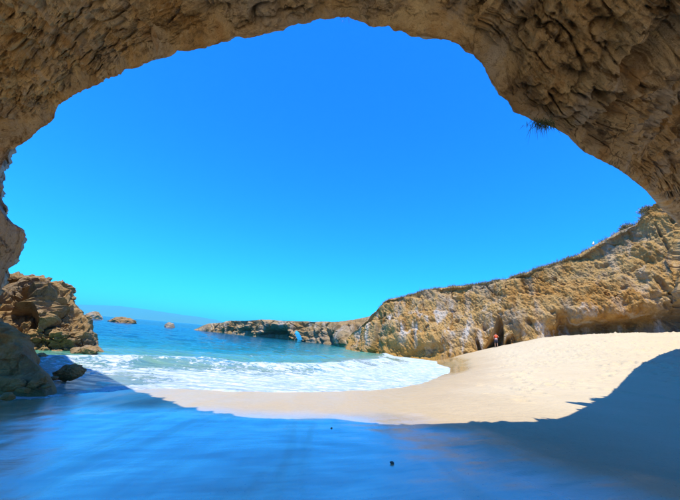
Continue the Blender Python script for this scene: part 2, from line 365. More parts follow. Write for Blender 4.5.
# one low breaking roller along the shore
br = np.exp(-((dsh-7.2-1.8*nw)/1.0)**2)*sstep(-30, -14, X); Zs += .30*br
br2 = np.exp(-((dsh-13-3*nw)/1.3)**2)*sstep(-40, -16, X); Zs += .20*br2
Zs += .035*sstep(.9, .15, dsh)*sstep(-.6, 0, dsh)*(.6+.8*fbm(P3*2.2, 2))
foam = .95*sstep(9.5, 2.5, dsh + 2.5*nw) + .8*np.exp(-(dsh/.5)**2) + .55*br + .42*br2
foam = np.maximum(foam, .30*sstep(26, 12, dsh+4*nw)); foam += .5*np.exp(-((dsh-.0)/.35)**2)
lagoon = sstep(-4.5, -7.5, X)*sstep(16, 10, Y)                    # sheltered pool by the left rocks carries little foam
foam *= 1-.72*lagoon
foam = np.clip(foam, 0, 1.15)
depth = np.clip(sstep(0, 60, dsh)*.75 + sstep(40, 220, dsh)*.3 + .02, 0, 1)
depth = np.clip(depth + .05*fbm(P3*.08, 3), 0, 1)
sea = grid_obj('sea', np.stack([X, Y, Zs], -1), M['water'], {'foam': foam, 'depth': depth}, flip=True)
tag(sea, 'turquoise sea breaking in white foam on the beach', kind='structure')

# ------------------------------------------------------------------ cave roof: rim traced from its outline, each rim point at its own distance
RIM = [(-30, 352, 13.5), (-12, 325, 13.2), (-4, 305, 13), (0, 293, 12.8), (3, 287, 12.8), (4, 278.5, 12.7), (3.6, 272.5, 12.6), (13, 266, 12.6), (17.5, 259, 12.5), (22, 252, 12.4), (23.5, 241, 12.3), (27, 234.5, 12.2), (22, 229, 12.3), (14, 224.4, 12.4), (1, 225.6, 12.6),
       (-1, 221, 12.6), (5, 217, 12.4), (9, 210, 12.3), (6, 205, 12.3), (-1, 203, 12.3), (2, 195.6, 12.3), (4, 188, 12.3), (-2, 184, 12.3), (-3, 176, 12.2), (0, 170, 12.2), (3, 163, 12.2), (10, 151, 12.3), (20, 146, 12.2), (30, 140, 12.0), (40, 130, 11.8), (52, 122, 11.4), (57, 115, 11.1), (58, 107, 10.8), (66, 102, 10.3), (80, 93, 9.5), (97, 86, 8.6),
       (108, 79, 8.0), (122, 75, 7.2), (126, 70, 6.9), (137, 69, 6.3), (150, 62, 5.7), (171, 57, 5.1), (175, 52, 5.0), (190, 53, 4.75), (216, 46, 4.45), (243, 39, 4.3), (274, 34, 4.22), (293, 26.5, 4.2), (306, 25.7, 4.2), (319, 20.6, 4.22), (330, 20, 4.25), (348.5, 17, 4.28), (356.5, 22.5, 4.25),
       (372, 26.5, 4.2), (391, 28, 4.1), (407, 34.4, 4.0), (423, 40, 3.95), (444, 42, 3.95), (457, 49, 4.0), (473, 55.6, 4.05), (483.5, 69, 4.1), (489, 83, 4.15), (499, 95, 4.2), (510, 107, 4.25), (514.5, 113, 4.3), (533.7, 122.5, 4.45), (553, 128.5, 4.45),
       (567, 135.7, 4.5), (579, 149, 4.6), (587.6, 155, 4.72), (604, 161.6, 5.05), (621, 171, 5.9), (635, 182.6, 7.4), (646, 189.6, 10.0), (652, 198, 12.2), (660, 208, 14.3), (670, 216, 16.2), (684, 230, 18.6), (700, 256, 22), (730, 285, 24), (760, 315, 26), (790, 345, 27)]
RIM = np.array(RIM, float)
arc = np.r_[0, np.cumsum(np.hypot(*np.diff(RIM[:, :2], axis=0).T))]
NU = 1000; ua = np.linspace(0, arc[-1], NU)
rp = np.stack([np.interp(ua, arc, RIM[:, k]) for k in range(3)], -1)
k_ = np.hanning(31); k_ /= k_.sum(); rp[:, 2] = np.convolve(np.pad(rp[:, 2], 15, 'edge'), k_, 'valid')
k_ = np.hanning(7); k_ /= k_.sum()
for c_ in (0, 1): rp[:, c_] = np.convolve(np.pad(rp[:, c_], 3, 'edge'), k_, 'valid')
RP = aty(rp[:, 0], rp[:, 1], rp[:, 2])
k_ = np.hanning(35); k_ /= k_.sum(); wr_ = sstep(575, 600, rp[:, 0])[:, None]      # the far right rim is a smooth curve
RP = RP*(1-wr_) + wr_*np.stack([np.convolve(np.pad(RP[:, c_], 17, 'edge'), k_, 'valid') for c_ in range(3)], -1)
Hc = np.array([-1.0, 17.0]); o2 = RP[:, :2]-Hc; 
k_ = np.hanning(81); k_ /= k_.sum()
for c_ in (0, 1): o2[:, c_] = np.convolve(np.pad(o2[:, c_], 40, 'edge'), k_, 'valid')
o2 /= np.linalg.norm(o2, axis=1, keepdims=True)
zr = RP[:, 2]; lowcol = sstep(7.5, 3.0, zr)
backw = np.where(RP[:, 0] > 2, sstep(0, -.4, o2[:, 1]), sstep(-.35, -.7, o2[:, 1])); Wd = (14*(1-backw)+np.where(RP[:, 0] > 2, 5.4, 7.6)*backw)*(1-lowcol)+5*lowcol  # unseen back and right side left open, so sunlit sand brightens the ceiling
zg = (ground_z(*(RP[:, :2]+o2*Wd[:, None]).T)-1.0)*(1-backw)+(zr-.8)*backw
RS = np.stack([np.convolve(np.pad(RP[:, k], 45, 'edge'), np.hanning(91)/np.hanning(91).sum(), 'valid') for k in range(3)], -1)
DR = RP-RS
# section: top side (v<0) then lip, then ceiling, and wall down to the sand except where opened
top_s = np.r_[np.linspace(16, 2, 14), np.linspace(1.8, .08, 16)]
cei = np.r_[0, np.linspace(.0025, .03, 16)[:-1], np.geomspace(.03, 1, 235)]
G = np.zeros((NU, len(top_s)+len(cei), 3))
for j, s in enumerate(top_s):
    e_ = math.exp(-s/.2); G[:, j, :2] = RS[:, :2]+DR[:, :2]*e_+o2*s*(Wd/16)[:, None]; G[:, j, 2] = RS[:, 2]+DR[:, 2]*e_ + 1.15*s*(s < .3) + (s >= .3)*(.345+ .62*(min(s, 4)-.3) + .12*max(0, s-4))
smw = np.convolve(np.pad(zr, 60, 'edge'), np.ones(121)/121, 'valid')
for j, q in enumerate(cei):
    s = q*Wd; k = len(top_s)+j; t_ = np.clip((q-.42)/.58, 0, 1)
    lift = (.55*np.sin(np.clip(q/.42, 0, 1)*math.pi/2))*(1-lowcol)
    zt = zr*(1-sstep(0, .25, q)) + smw*sstep(0, .25, q)
    e_ = np.exp(-s/.16)[:, None]
    G[:, k, :2] = RS[:, :2]+DR[:, :2]*e_+o2*s[:, None]; G[:, k, 2] = zg+(RS[:, 2]*(1-sstep(0, .25, q))+smw*sstep(0, .25, q)+lift-zg)*np.sqrt(np.maximum(0, 1-t_**2.2)) + DR[:, 2]*e_[:, 0]
G[:, 0] = G[:, -1]                                # top and ceiling sheets joined at their outer edge
N = normals(G)                                   # check direction: ceiling normals must look down into the cave
if N[NU//2, len(top_s)+60, 2] > 0: N = -N
nl = len(top_s)
side = np.zeros(G.shape[1]); side[nl:] = cei*15; side[:nl] = top_s
Gx = G[..., 0]
rightness = sstep(1.0, 5.0, Gx)
fade = sstep(0, 1, side[None, :]/(.40+1.5*sstep(560, 610, rp[:, :1])))      # keep the traced outline at the lip
Q = G
d = .30*fbm(Q*.45, 4) + .16*fbm(rot(Q, .3, .25, .4)*np.array([.7, .7, 2.6]), 4, .55)
d += .24*strata(Q, .10, .9, 2.3, 1.1) - .16*fbm(Q*2.0+31, 5, .6, True)
rd = fbm(Q*.9+5, 5, .5, True); d -= .10*rd
w1, w2, wid = worley(Q*.75+.35*np.stack([fbm(Q*.8, 2), fbm(Q*.8+9, 2), fbm(Q*.8+21, 2)], -1))
d += .16*(wid-.5)*sstep(0, .18, w2-w1) - .14*sstep(.10, 0, w2-w1)*(.4+.6*rightness)
v1, v2, vid = worley(Q*2.1+.3*np.stack([fbm(Q*2, 2), fbm(Q*2+9, 2), fbm(Q*2+21, 2)], -1))
pits = sstep(.42, .12, v1)*(vid > .55)
d -= .22*pits*(.25+.75*rightness)
pits2 = sstep(.45, .1, w1)*(wid > .62)
d -= .9*pits2*rightness
fine = .055*fbm(Q*3.6, 5, .62) - .05*fbm(rot(Q, .4, .3, .8)*np.array([1.6, 1.6, 4.5]), 4, .55, True)
amp = (.10-.08*rightness)+(.90+.08*rightness)*fade
jag = .045*fbm(Q*3.1, 4, .6)*(1-.8*rightness)
arcm = np.r_[0, np.cumsum(np.linalg.norm(np.diff(RS, axis=0), axis=1))]
RU = arcm[:, None]+0*side[None, :]; RSd = side[None, :]+0*arcm[:, None]
BD = np.stack([RU*.30, RSd*1.1+.5*fbm(Q*.7, 3), 0*RU], -1)
d -= .20*fbm(BD, 5, .58, True)*(1-.5*rightness) + .07*fbm(BD*3.1+4, 4, .58, True)
nz_ = perlin(Q*.85+.35*np.stack([fbm(Q*1.7, 3), fbm(Q*1.7+5, 3), fbm(Q*1.7+11, 3)], -1)); d -= .36*np.exp(-(nz_/.045)**2)*(.15+.85*rightness)*sstep(-.15, .25, fbm(Q*.7+70, 3))
nz_ = perlin(BD*1.4+.3*np.stack([fbm(Q*1.5, 3), fbm(Q*1.5+5, 3), 0*RU], -1)); d -= .16*np.exp(-(nz_/.05)**2)
d += .13*joints(Q, 1.5, .9)*(.35+.65*rightness) + .12*joints(Q+9, 3.6, .9) + .05*joints(Q+23, 8, .9)
leftw = sstep(-8, -11, Gx)
D = np.where(np.arange(G.shape[1])[None, :] >= nl, d*amp + fine*((.45-.33*rightness)+(.55+.33*rightness)*fade) + leftw*(.35*joints(Q, 1.1, .6)+.25*fbm(Q*1.5, 5, .62)-.15*fbm(Q*2.2, 4, .6, True))*sstep(0, .25, side)[None, :], .15*fbm(Q*.8, 4)*fade)
D[:, 0] = 0; D[:, -1] = 0
G = G + N*D[..., None] + o2[:, None, :].repeat(G.shape[1], 1)[..., :].dot(np.array([[1, 0, 0], [0, 1, 0]]))*(jag*(1-fade)*1.2)[..., None]
G[..., 2] += jag*(1-fade)
ROOF = G
roof = grid_obj('rock_overhang', G, M['roof'], {'ru': RU, 'rs': RSd})
tag(roof, 'brown pitted rock roof arching over the beach, its rim framing the sky', 'rock overhang')

# ------------------------------------------------------------------ rock masses with a front, a top and a back
def interp(xs, tab, k): tab = np.array(tab, float); return np.interp(xs, tab[:, 0], tab[:, k])
def smooth1(a, n):
    k = np.hanning(2*n+1); k /= k.sum(); return np.convolve(np.pad(a, n, 'edge'), k, 'valid')
def ridge(top, base, xs, nf, prof, back, nb=40, sm=2, smy=20, flat=4.0, drop=True):
    """front face from base curve to top curve (both x, y, distance tables); then a top sheet going back and down behind"""
    tx = smooth1(interp(xs, top, 1), sm); ty = smooth1(interp(xs, top, 2), smy)
    bx = smooth1(interp(xs, base, 1), sm); by = smooth1(interp(xs, base, 2), smy)
    T = aty(xs, tx, ty); B = aty(xs, bx, by)
    v = np.linspace(0, 1, nf); G = B[:, None]+(T-B)[:, None]*v[None, :, None]
    fw = np.array([0, 1.0, 0])
    tang = np.gradient(B[:, :2], axis=0); nrm = np.stack([tang[:, 1], -tang[:, 0]], -1); nrm /= np.linalg.norm(nrm, axis=1, keepdims=True)+1e-9
    if nrm[:, 1].mean() > 0: nrm = -nrm
    for c_ in (0, 1): nrm[:, c_] = smooth1(nrm[:, c_], smy)
    nrm /= np.linalg.norm(nrm, axis=1, keepdims=True)+1e-9
    nb3 = np.c_[nrm, 0*nrm[:, 0]]
    h = np.maximum(T[:, 2]-B[:, 2], .2)
    G = G + nb3[:, None]*(prof(v)[None, :]*h[:, None])[..., None]
    out = [G]
    for q in np.linspace(0, 1, nb)[1:]:
        bk = T - nb3*(back*q); bk = bk.copy()
        if drop: bk[:, 2] = T[:, 2]*(1-q**2.5) + (-3)*q**2.5
        else: bk[:, 2] = T[:, 2] + flat*q
        out.append(bk[:, None])
    # carry the base below ground
    low = B.copy(); low[:, 2] -= 1.5
    return np.concatenate([low[:, None]]+out, 1), T, B, nb3

# --- right-hand cliff
CT = [(346, 340, 57), (352, 333, 56), (358, 327, 55), (366, 320, 54), (372, 313, 53.5), (379, 307.6, 53), (382, 302.4, 53), (389.5, 298, 52), (406.4, 296, 51), (422, 291, 50), (448, 286, 48.5), (474, 284.5, 46), (500, 280, 43.5), (526, 271.5, 41), (537, 267.5, 40), (555, 262.5, 39), (578, 254, 37.5), (595, 244, 36.5), (610, 235.5, 35.5), (621.5, 228.5, 34.8), (635, 224, 34), (645, 213, 33), (652, 205, 32.4), (668, 193, 31.5), (690, 180, 30.5), (730, 160, 28), (780, 150, 24), (840, 150, 20)]
CB = [(346, 351, 54), (360, 352.5, 52), (370, 353.6, 51), (398.6, 355.7, 48), (427, 357.5, 45.5), (458, 354.4, 43.3), (479, 350.5, 42), (500, 346, 41), (515.6, 343, 40), (526, 340, 39.4), (537, 337.5, 38.6), (578, 336, 36.5), (620, 335, 34.5), (680, 332.5, 31.5), (730, 335, 28), (780, 340, 24), (840, 345, 20)]
xs = np.r_[np.linspace(346, 690, 640), np.linspace(694, 840, 40)]
def cprof(v): return .10*np.sin(np.pi*np.clip(v*1.0, 0, 1))*(1-v) + .0*v
NF = 230
G, T, B, nb3 = ridge(CT, CB, xs, NF, cprof, 24, 36, 2, 24, 1.0, False)
Vv = np.r_[-.1, np.linspace(0, 1, NF), np.linspace(1.01, 2, 35)]
XX = xs[:, None]+0*Vv[None]; VV = Vv[None]+0*xs[:, None]
N = normals(G)
if N[300, 120, 1] > 0: N = -N
h = (T[:, 2]-B[:, 2])[:, None]
Q = G
front = (VV <= 1)*1.0
topfade = .55+.45*sstep(0, .04, np.abs(VV-1))
# overhang cut along the foot of the right half
under = sstep(.20+.05*fbm(np.stack([XX*.03, 0*XX, 0*XX], -1), 3), .06, VV)*sstep(535, 575, XX)*front
lip = np.exp(-((VV-.30)/.12)**2)*sstep(520, 590, XX)
d = -2.3*under + .7*lip
Sd = rot(Q, 0, .62, .25)
d += 1.2*fbm(Q*.13, 3) + .55*fbm(Sd*np.array([.5, .45, .11]), 4, .5)
d += .45*strata(Q, .35, 1.1, .3, 1.6) - .15*fbm(Q*.35+3, 4, .5, True)
w1, w2, wid = worley(rot(Q, .2, .6, .2)*np.array([.42, .42, .24])+.3*np.stack([fbm(Q*.4, 2), fbm(Q*.4+9, 2), fbm(Q*.4+21, 2)], -1))
d += .30*(wid-.5)*sstep(0, .45, w2-w1)
d -= .30*fbm(Sd*np.array([.75, .6, .12])+7, 5, .55, True)
d -= .16*fbm(Sd*np.array([1.9, 1.5, .45])+2, 4, .55, True)
v1, v2, vid = worley(Q*.9+.3*np.stack([fbm(Q*.9, 2), fbm(Q*.9+9, 2), fbm(Q*.9+21, 2)], -1))
d -= .5*sstep(.45, .1, v1)*(vid > .85)
nz_ = perlin(Sd*np.array([.45, .35, .07])+.5*np.stack([fbm(Q*.5, 4), fbm(Q*.5+5, 4), fbm(Q*.5+9, 4)], -1)); d -= .5*np.exp(-(nz_/.05)**2)*sstep(.05, .35, fbm(Q*.25+50, 3))
d += .20*joints(Q, .4, 1.2) + .07*joints(Q+40, 1.2, .8)
d += .10*fbm(Q*1.3, 4, .6) - .12*fbm(Q*2.0+6, 4, .6, True) + .05*fbm(Q*4.5, 3, .6)
# the photograph's caves and clefts
PYY = H0/2 - FPX*((Q-CAM) @ cU)/((Q-CAM) @ cF)
def cleft(x0, y0, x1, y1, w0, w1, dp):
    t_ = np.clip((PYY-y0)/(y1-y0), 0, 1); xc = x0+(x1-x0)*t_; w = w0+(w1-w0)*t_
    return -dp*np.exp(-((XX-xc)/w)**4)*sstep(y0-3, y0+4, PYY)*front
d += cleft(499, 317, 494, 352, 1.6, 8.5, 4.5) + cleft(508, 337, 507, 350, 2, 3.2, 1.8) + cleft(476, 338, 480, 356, 1.5, 3, 1.4)
d += cleft(563, 312, 564, 326, 6, 6, 1.6)*sstep(331, 325, PYY)
d += cleft(379, 318, 372, 350, 2, 4, 1.2) + cleft(430, 345, 415, 360, 8, 22, 1.0) + cleft(655, 276, 664, 290, 4, 5, .7)*sstep(294, 288, PYY) + cleft(654, 222, 668, 246, 1.5, 2.5, .4)*sstep(252, 244, PYY)
d += 1.0*np.exp(-(((XX-520)/8)**2))*np.exp(-((VV-.25)/.2)**2)
basef = sstep(-.1, .03, VV)
D = d*topfade*basef*(front + (1-front)*.12)
G = G + N*D[..., None]
CLIFF = G
cliff = grid_obj('sea_cliff', G, M['cliff'])
tag(cliff, 'long sunlit ochre cliff with white streaks and a cave at its foot', 'cliff')

# --- far headland
HT = [(190, 331, 118), (197, 328.5, 118), (203, 325.5, 117), (208, 323.7, 115), (216, 323, 112), (222, 322.5, 108), (230, 320.4, 104), (245, 320.5, 99), (260, 319.6, 95), (280, 320.4, 91), (299, 321, 88), (320, 321.6, 84), (334, 321.4, 81), (345, 320.8, 79), (352, 319.6, 78), (360, 318, 77), (368, 316, 76), (379, 313, 75), (392, 308, 74), (410, 305, 74)]
HB = [(190, 331, 118), (197, 330.2, 117), (220, 331.8, 106), (252, 336.2, 95), (299, 340.2, 86), (325, 343, 80), (334, 345, 76), (350, 347.5, 71), (365, 349, 69), (392, 352, 68), (410, 353, 68)]
xs = np.linspace(191, 410, 420); NF = 100
G, T, B, nb3 = ridge(HT, HB, xs, NF, lambda v: .12*np.sin(np.pi*v), 26, 24, 1, 10, 1.0, True)
Vv = np.r_[-.1, np.linspace(0, 1, NF), np.linspace(1.04, 2, 23)]
XX = xs[:, None]+0*Vv[None]; VV = Vv[None]+0*xs[:, None]
N = normals(G)
if N[200, 50, 1] > 0: N = -N
Q = G; front = (VV <= 1)*1.0
PYY = H0/2 - FPX*((Q-CAM) @ cU)/((Q-CAM) @ cF)
d = 1.4*fbm(Q*.10, 4) + .7*strata(Q, .15, .5, .5, 1.2) - .7*fbm(Q*.2, 4, .5, True) + .3*fbm(Q*.8, 4, .6)
w1, w2, wid = worley(Q*.22+.3*np.stack([fbm(Q*.3, 2), fbm(Q*.3+9, 2), fbm(Q*.3+21, 2)], -1))
d += 1.2*(wid-.5)*sstep(0, .15, w2-w1) - .6*sstep(.1, 0, w2-w1)
d += cleft(278, 327, 270, 342, 8, 16, 4.5) + cleft(329, 330, 328, 346, 3, 4, 4.0) + cleft(357, 325, 358, 344, 2, 3, 3.5) + cleft(244, 328, 243, 336, 5, 6, 2) 
d += 2.2*np.exp(-((XX-344)/9)**4)*sstep(1, .3, VV)*front
hole = np.zeros_like(d)
topf = .12+.88*sstep(0, .2, np.abs(VV-1))
taper = sstep(190, 215, XX)
D = d*topf*taper*sstep(-.1, .05, VV)*(front+(1-front)*.3)
G = G + N*D[..., None]
# sea arch: a real opening through the headland (its faces cut away, with a tunnel lining behind)
nu, nv = G.shape[:2]
PX_ = W0/2 + FPX*((G-CAM) @ cR)/((G-CAM) @ cF); PY_ = H0/2 - FPX*((G-CAM) @ cU)/((G-CAM) @ cF)
i = np.arange(nu*nv).reshape(nu, nv)
q = np.stack([i[:-1, :-1], i[1:, :-1], i[1:, 1:], i[:-1, 1:]], -1).reshape(-1, 4)
cxp = 297.0 + (PY_-332)*.35
inside = (np.abs(PX_-cxp) < 2.0*np.sqrt(np.clip((PY_-330.8)/3.5, 0, 1))+.0) & (PY_ > 330.8)
vin = inside.ravel()
q2 = q[~vin[q].any(1)]
headland = link('headland', mesh_np('headland', G, q2), M['head'])
tag(headland, 'low pale headland running out to sea, pierced by a small arch', 'headland')

# --- left rock stack
ST = [(-70, 255, 17.5), (-30, 268, 18), (4, 285.6, 18.5), (18, 280.5, 18.8), (21, 276, 18.9), (34, 273.6, 19.2), (44, 277, 19.4), (49, 282, 19.5), (60, 281, 19.6), (63, 287, 19.7), (71.5, 290, 20), (74, 296, 20), (78, 304, 20.2), (83, 310, 20.2), (88, 319, 20.2), (91, 330, 20), (94, 341, 19.8), (100, 347.5, 19.6), (104, 351, 19.5)]
SB = [(-70, 350, 14.5), (0, 350, 16), (25, 349, 17), (34, 349, 17.5), (68, 350.5, 18.2), (88, 351.5, 18.8), (98, 352, 19), (104, 352, 19.3)]
xs = np.linspace(-70, 104, 420); NF = 150
G, T, B, nb3 = ridge(ST, SB, xs, NF, lambda v: .22*np.sin(np.pi*v)*(1-.3*v), 6, 30, 1, 14, 1.0, True)
Vv = np.r_[-.1, np.linspace(0, 1, NF), np.linspace(1.03, 2, 29)]
XX = xs[:, None]+0*Vv[None]; VV = Vv[None]+0*xs[:, None]
N = normals(G)
if N[200, 60, 1] > 0: N = -N
Q = G
d = .75*fbm(Q*.35, 4) + .35*strata(rot(Q, 0, .45, 0), .5, .2, 1.1, .7) - .25*fbm(Q*.8, 4, .5, True)
wp = .3*np.stack([fbm(Q*.8, 2), fbm(Q*.8+9, 2), fbm(Q*.8+21, 2)], -1)
w1, w2, wid = worley(Q*.62+wp); d += .40*(wid-.5)*sstep(0, .4, w2-w1)
d -= .15*fbm(rot(Q, .5, .7, 0)*np.array([.7, .7, 1.8])+3, 5, .58, True)
v1, v2, vid = worley(Q*1.7+wp*2); d += .15*(vid-.5)*sstep(0, .3, v2-v1) - .16*sstep(.4, .1, v1)*(vid > .7)
nz_ = perlin(Q*.55+.4*np.stack([fbm(Q*.9, 3), fbm(Q*.9+5, 3), fbm(Q*.9+9, 3)], -1)); d -= .55*np.exp(-(nz_/.06)**2)
nz_ = perlin(Q*1.5+.4*np.stack([fbm(Q*2, 3), fbm(Q*2+5, 3), fbm(Q*2+9, 3)], -1)); d -= .22*np.exp(-(nz_/.07)**2)
d += .36*joints(Q, .75, .5) + .30*joints(Q+31, 1.8, .5) + .15*joints(Q+11, 4, .5) + .06*joints(Q+17, 9, .5)
d += .12*fbm(Q*2.6, 4, .6) + .04*fbm(Q*8, 3, .6)
topf = .18+.82*sstep(0, .22, np.abs(VV-1)); tp = .15+.85*sstep(104, 84, XX)
G = G + N*(d*topf*tp*sstep(-.1, .04, VV))[..., None]
stack = grid_obj('rock_outcrop', G, M['stack'])
tag(stack, 'tall craggy golden brown outcrop stepping down into the surf beside the cove', 'rock outcrop')

# ------------------------------------------------------------------ boulders and sea rocks
def boulder(name, loc, size, mat, seed, sub=5, rough=1.0, rz=0, cut=6):
    bm = bmesh.new(); bmesh.ops.create_icosphere(bm, subdivisions=sub, radius=1)
    V = np.array([v.co for v in bm.verts]); r = np.random.default_rng(seed); S = np.array(size)
    for k in range(cut):                         # flats knocked off the lump
        n = r.normal(size=3); n /= np.linalg.norm(n); dd = r.uniform(.55, .85); s = V @ n
        V = V - n[None]*(np.maximum(0, s-dd)*.85)[:, None]
    Q = V*1.3+seed*3.1
    a, b, ids = worley(Q*1.25+.3*np.stack([fbm(Q, 2), fbm(Q+9, 2), fbm(Q+21, 2)], -1))
    dd = .24*fbm(Q*.7, 3) + .14*(ids-.5)*sstep(0, .35, b-a) - .05*sstep(.1, 0, b-a) + .09*fbm(Q*2.5, 4, .6) - .13*fbm(rot(Q, .5, .7, 0)*np.array([1.1, 1.1, 2.2])+4, 5, .58, True) + .03*fbm(Q*7, 3, .6)
    dd += .12*joints(Q, 1.1, .4) + .06*joints(Q+5, 2.6, .4)
    V = V*(1+rough*dd)[:, None]*S
    cs, sn = math.cos(rz), math.sin(rz); V = np.c_[V[:, 0]*cs-V[:, 1]*sn, V[:, 0]*sn+V[:, 1]*cs, V[:, 2]]
    me = bpy.data.meshes.new(name)
    for v, c_ in zip(bm.verts, V): v.co = c_
    bm.to_mesh(me); bm.free(); o = link(name, me, mat); o.location = loc; return o
def on(px, py, z=0.0): return atz(px, py, z)
def seat(px, py, dz):
    p = atz(px, py, 0.0); return (p[0], p[1], dz)
FT = [(-120, 285, 9.4), (-60, 300, 9.5), (-30, 310, 9.6), (0, 323, 9.6), (15.6, 335, 9.5), (23, 345, 9.4), (26, 355, 9.3), (36, 364, 9.2), (42, 373, 9.1), (45, 382, 9.0), (48, 397, 9.0)]
FB = [(-120, 392, 8.2), (0, 386, 8.8), (23, 386, 8.8), (39, 387, 8.85), (48, 399, 8.9)]
xs = np.linspace(-120, 48, 300); NF = 130
G, T, B, nb3 = ridge(FT, FB, xs, NF, lambda v: .05*np.sin(np.pi*v), 1.4, 30, 1, 10, 1.0, True)
Vv = np.r_[-.1, np.linspace(0, 1, NF), np.linspace(1.03, 2, 29)]; VV = Vv[None]+0*xs[:, None]; XX = xs[:, None]+0*Vv[None]
N = normals(G)
if N[150, 60, 1] > 0: N = -N
Q = G
d = .35*fbm(Q*.8, 4) + .26*joints(Q+3, 1.3, .5) + .12*joints(Q+17, 3.0, .5) - .10*fbm(Q*1.6, 4, .55, True) + .05*fbm(Q*5, 4, .6)
topf = .2+.8*sstep(0, .2, np.abs(VV-1))
G = G + N*(d*topf*sstep(-.1, .04, VV)*(.1+.9*sstep(46, 6, XX)))[..., None]
tag(grid_obj('rock_outcrop', G, M['front']), 'big shaded brown rock at the water edge under the overhang', 'rock')
tag(boulder('boulder', tuple(aty(36, 381, 8.6)), (.22, .24, .19), M['front'], 11, 5, 1.0, .2), 'rounded brown boulder leaning against the big shaded rock', 'boulder')
tag(boulder('boulder', tuple(aty(12, 384, 8.3)), (.28, .28, .17), M['front'], 15, 5, 1.0, 1.2), 'low brown boulder in the pool at the foot of the big shaded rock', 'boulder')
tag(boulder('boulder', tuple(aty(71, 374, 11)), (.50, .40, .32), M['boulder'], 21, 5, 1.0, 0.1), 'long wet brown boulder alone in the shaded shallows', 'boulder')
tag(boulder('boulder', tuple(aty(41, 357.5, 14.5)), (.42, .36, .24), M['boulder'], 27, 5, 1.0, 0.5), 'small dark boulder in the shaded water before the golden outcrop', 'boulder')
for px, py, s, sd, lab in ((90, 350, .55, 31, 'broken golden rock at the seaward tip of the outcrop, washed by foam'), (78, 351.5, .5, 33, 'squat golden rock at the outcrop foot where the foam begins'), (58, 352, .42, 37, 'small brown rock at the outcrop foot in the shaded water')):
    tag(boulder('boulder', tuple(aty(px, py, 18.2)), (s, s*.8, s*.55), M['stack'], sd, 4, 1.0, sd), lab, 'boulder')
for px, py, yd, s, sd, lab in ((46, 386.5, 8.7, .10, 61, 'small rounded stone in the pool beyond the leaning boulder'), (24, 390, 8.0, .13, 63, 'flat brown stone awash before the big shaded rock'), (8, 396.5, 7.6, .16, 65, 'low dark stone at the sandy edge of the shaded pool'), (55, 378, 10.3, .12, 67, 'fist sized stone beside the long wet boulder')):
    tag(boulder('stone', tuple(aty(px, py, yd)), (s*1.3, s, s*.55), M['front'], sd, 4, 1.0, sd), lab, 'stone')
p = aty(527, 340.5, 38.6); tag(boulder('boulder', tuple(p), (.5, .4, .38), M['cliff'], 71, 4), 'small orange rock lying on the sand at the cliff foot', 'boulder')
def sea_rock(px, base_y, w_px, h_px, seed, lab, mat='head', ydep=None):
    p = atz(px, base_y, 0.0); k = p[1]/FPX
    o = boulder('sea_rock', (p[0], p[1], 0), (w_px*k*.62, w_px*k*.45, h_px*k*1.12), M[mat], seed, 5, .9, 0, 7); return tag(o, lab, 'sea rock', 'rocks standing out in the open sea')
sea_rock(92, 318.8, 14, 6.0, 41, 'white topped sea rock partly hidden behind the golden outcrop')
sea_rock(122, 322.6, 21, 4.6, 43, 'low wide brown rock in the open sea', 'boulder')
sea_rock(170.3, 327.6, 9.5, 5.0, 47, 'small lone white capped rock in the open sea')

for o_ in list(COL.objects):
    if o_.type == 'MESH' and o_.name.split('.')[0] in ('rock_outcrop', 'boulder', 'sea_cliff', 'headland', 'sea_rock', 'rock_overhang'):
        o_.data.polygons.foreach_set('use_smooth', np.zeros(len(o_.data.polygons), bool))

# ------------------------------------------------------------------ far hills across the bay
hx = np.linspace(-60, 240, 160)
hy = np.interp(hx, [-60, 20, 75, 100, 120, 140, 160, 180, 200, 216, 240], [303, 304, 304.5, 305.2, 306, 308.5, 311.5, 314.5, 317, 320, 326.5])
Tt = aty(hx, hy, np.full(hx.shape, 9500.0)); Tt[:, 2] = np.maximum(Tt[:, 2], 2) + 14*fbm(np.c_[hx*.09, 0*hx, 0*hx], 4)
rows = []
for q in np.linspace(0, 1, 24):
    r_ = Tt.copy(); r_[:, 1] -= 1500*(1-q); r_[:, 2] = -30+(Tt[:, 2]+30)*q**.8; r_[:, 2] += 45*fbm(r_*.0016, 4)*math.sin(q*math.pi); rows.append(r_)
for q in np.linspace(0, 1, 8)[1:]:
    r_ = Tt.copy(); r_[:, 1] += 1400*q; r_[:, 2] = Tt[:, 2]*(1-q*q)-30*q; rows.append(r_)
hills = grid_obj('hills', np.stack(rows, 1), M['hill'])
tag(hills, 'faint blue hills far across the water', kind='structure')

# ------------------------------------------------------------------ plants
def blades(name, roots, dirs, length, width, mat, bend=.3, parent=None):
    n = len(roots); L = length[:, None]; side = np.cross(dirs, rng.normal(size=(n, 3))); side /= np.linalg.norm(side, axis=1, keepdims=True)
    b = rng.normal(size=(n, 3))*bend
    mid = roots+dirs*L*.5+b*L*.2; tip = roots+dirs*L+b*L*.7
    w = width[:, None]
    V = np.stack([roots-side*w, roots+side*w, mid+side*w*.8, mid-side*w*.8, tip], 1).reshape(-1, 3)
    i = np.arange(n)[:, None]*5
    F = np.concatenate([i+np.array([[0, 1, 2]]), i+np.array([[0, 2, 3]]), i+np.array([[3, 2, 4]])])
    return link(name, mesh_np(name, V, F), mat, parent, smooth=False)
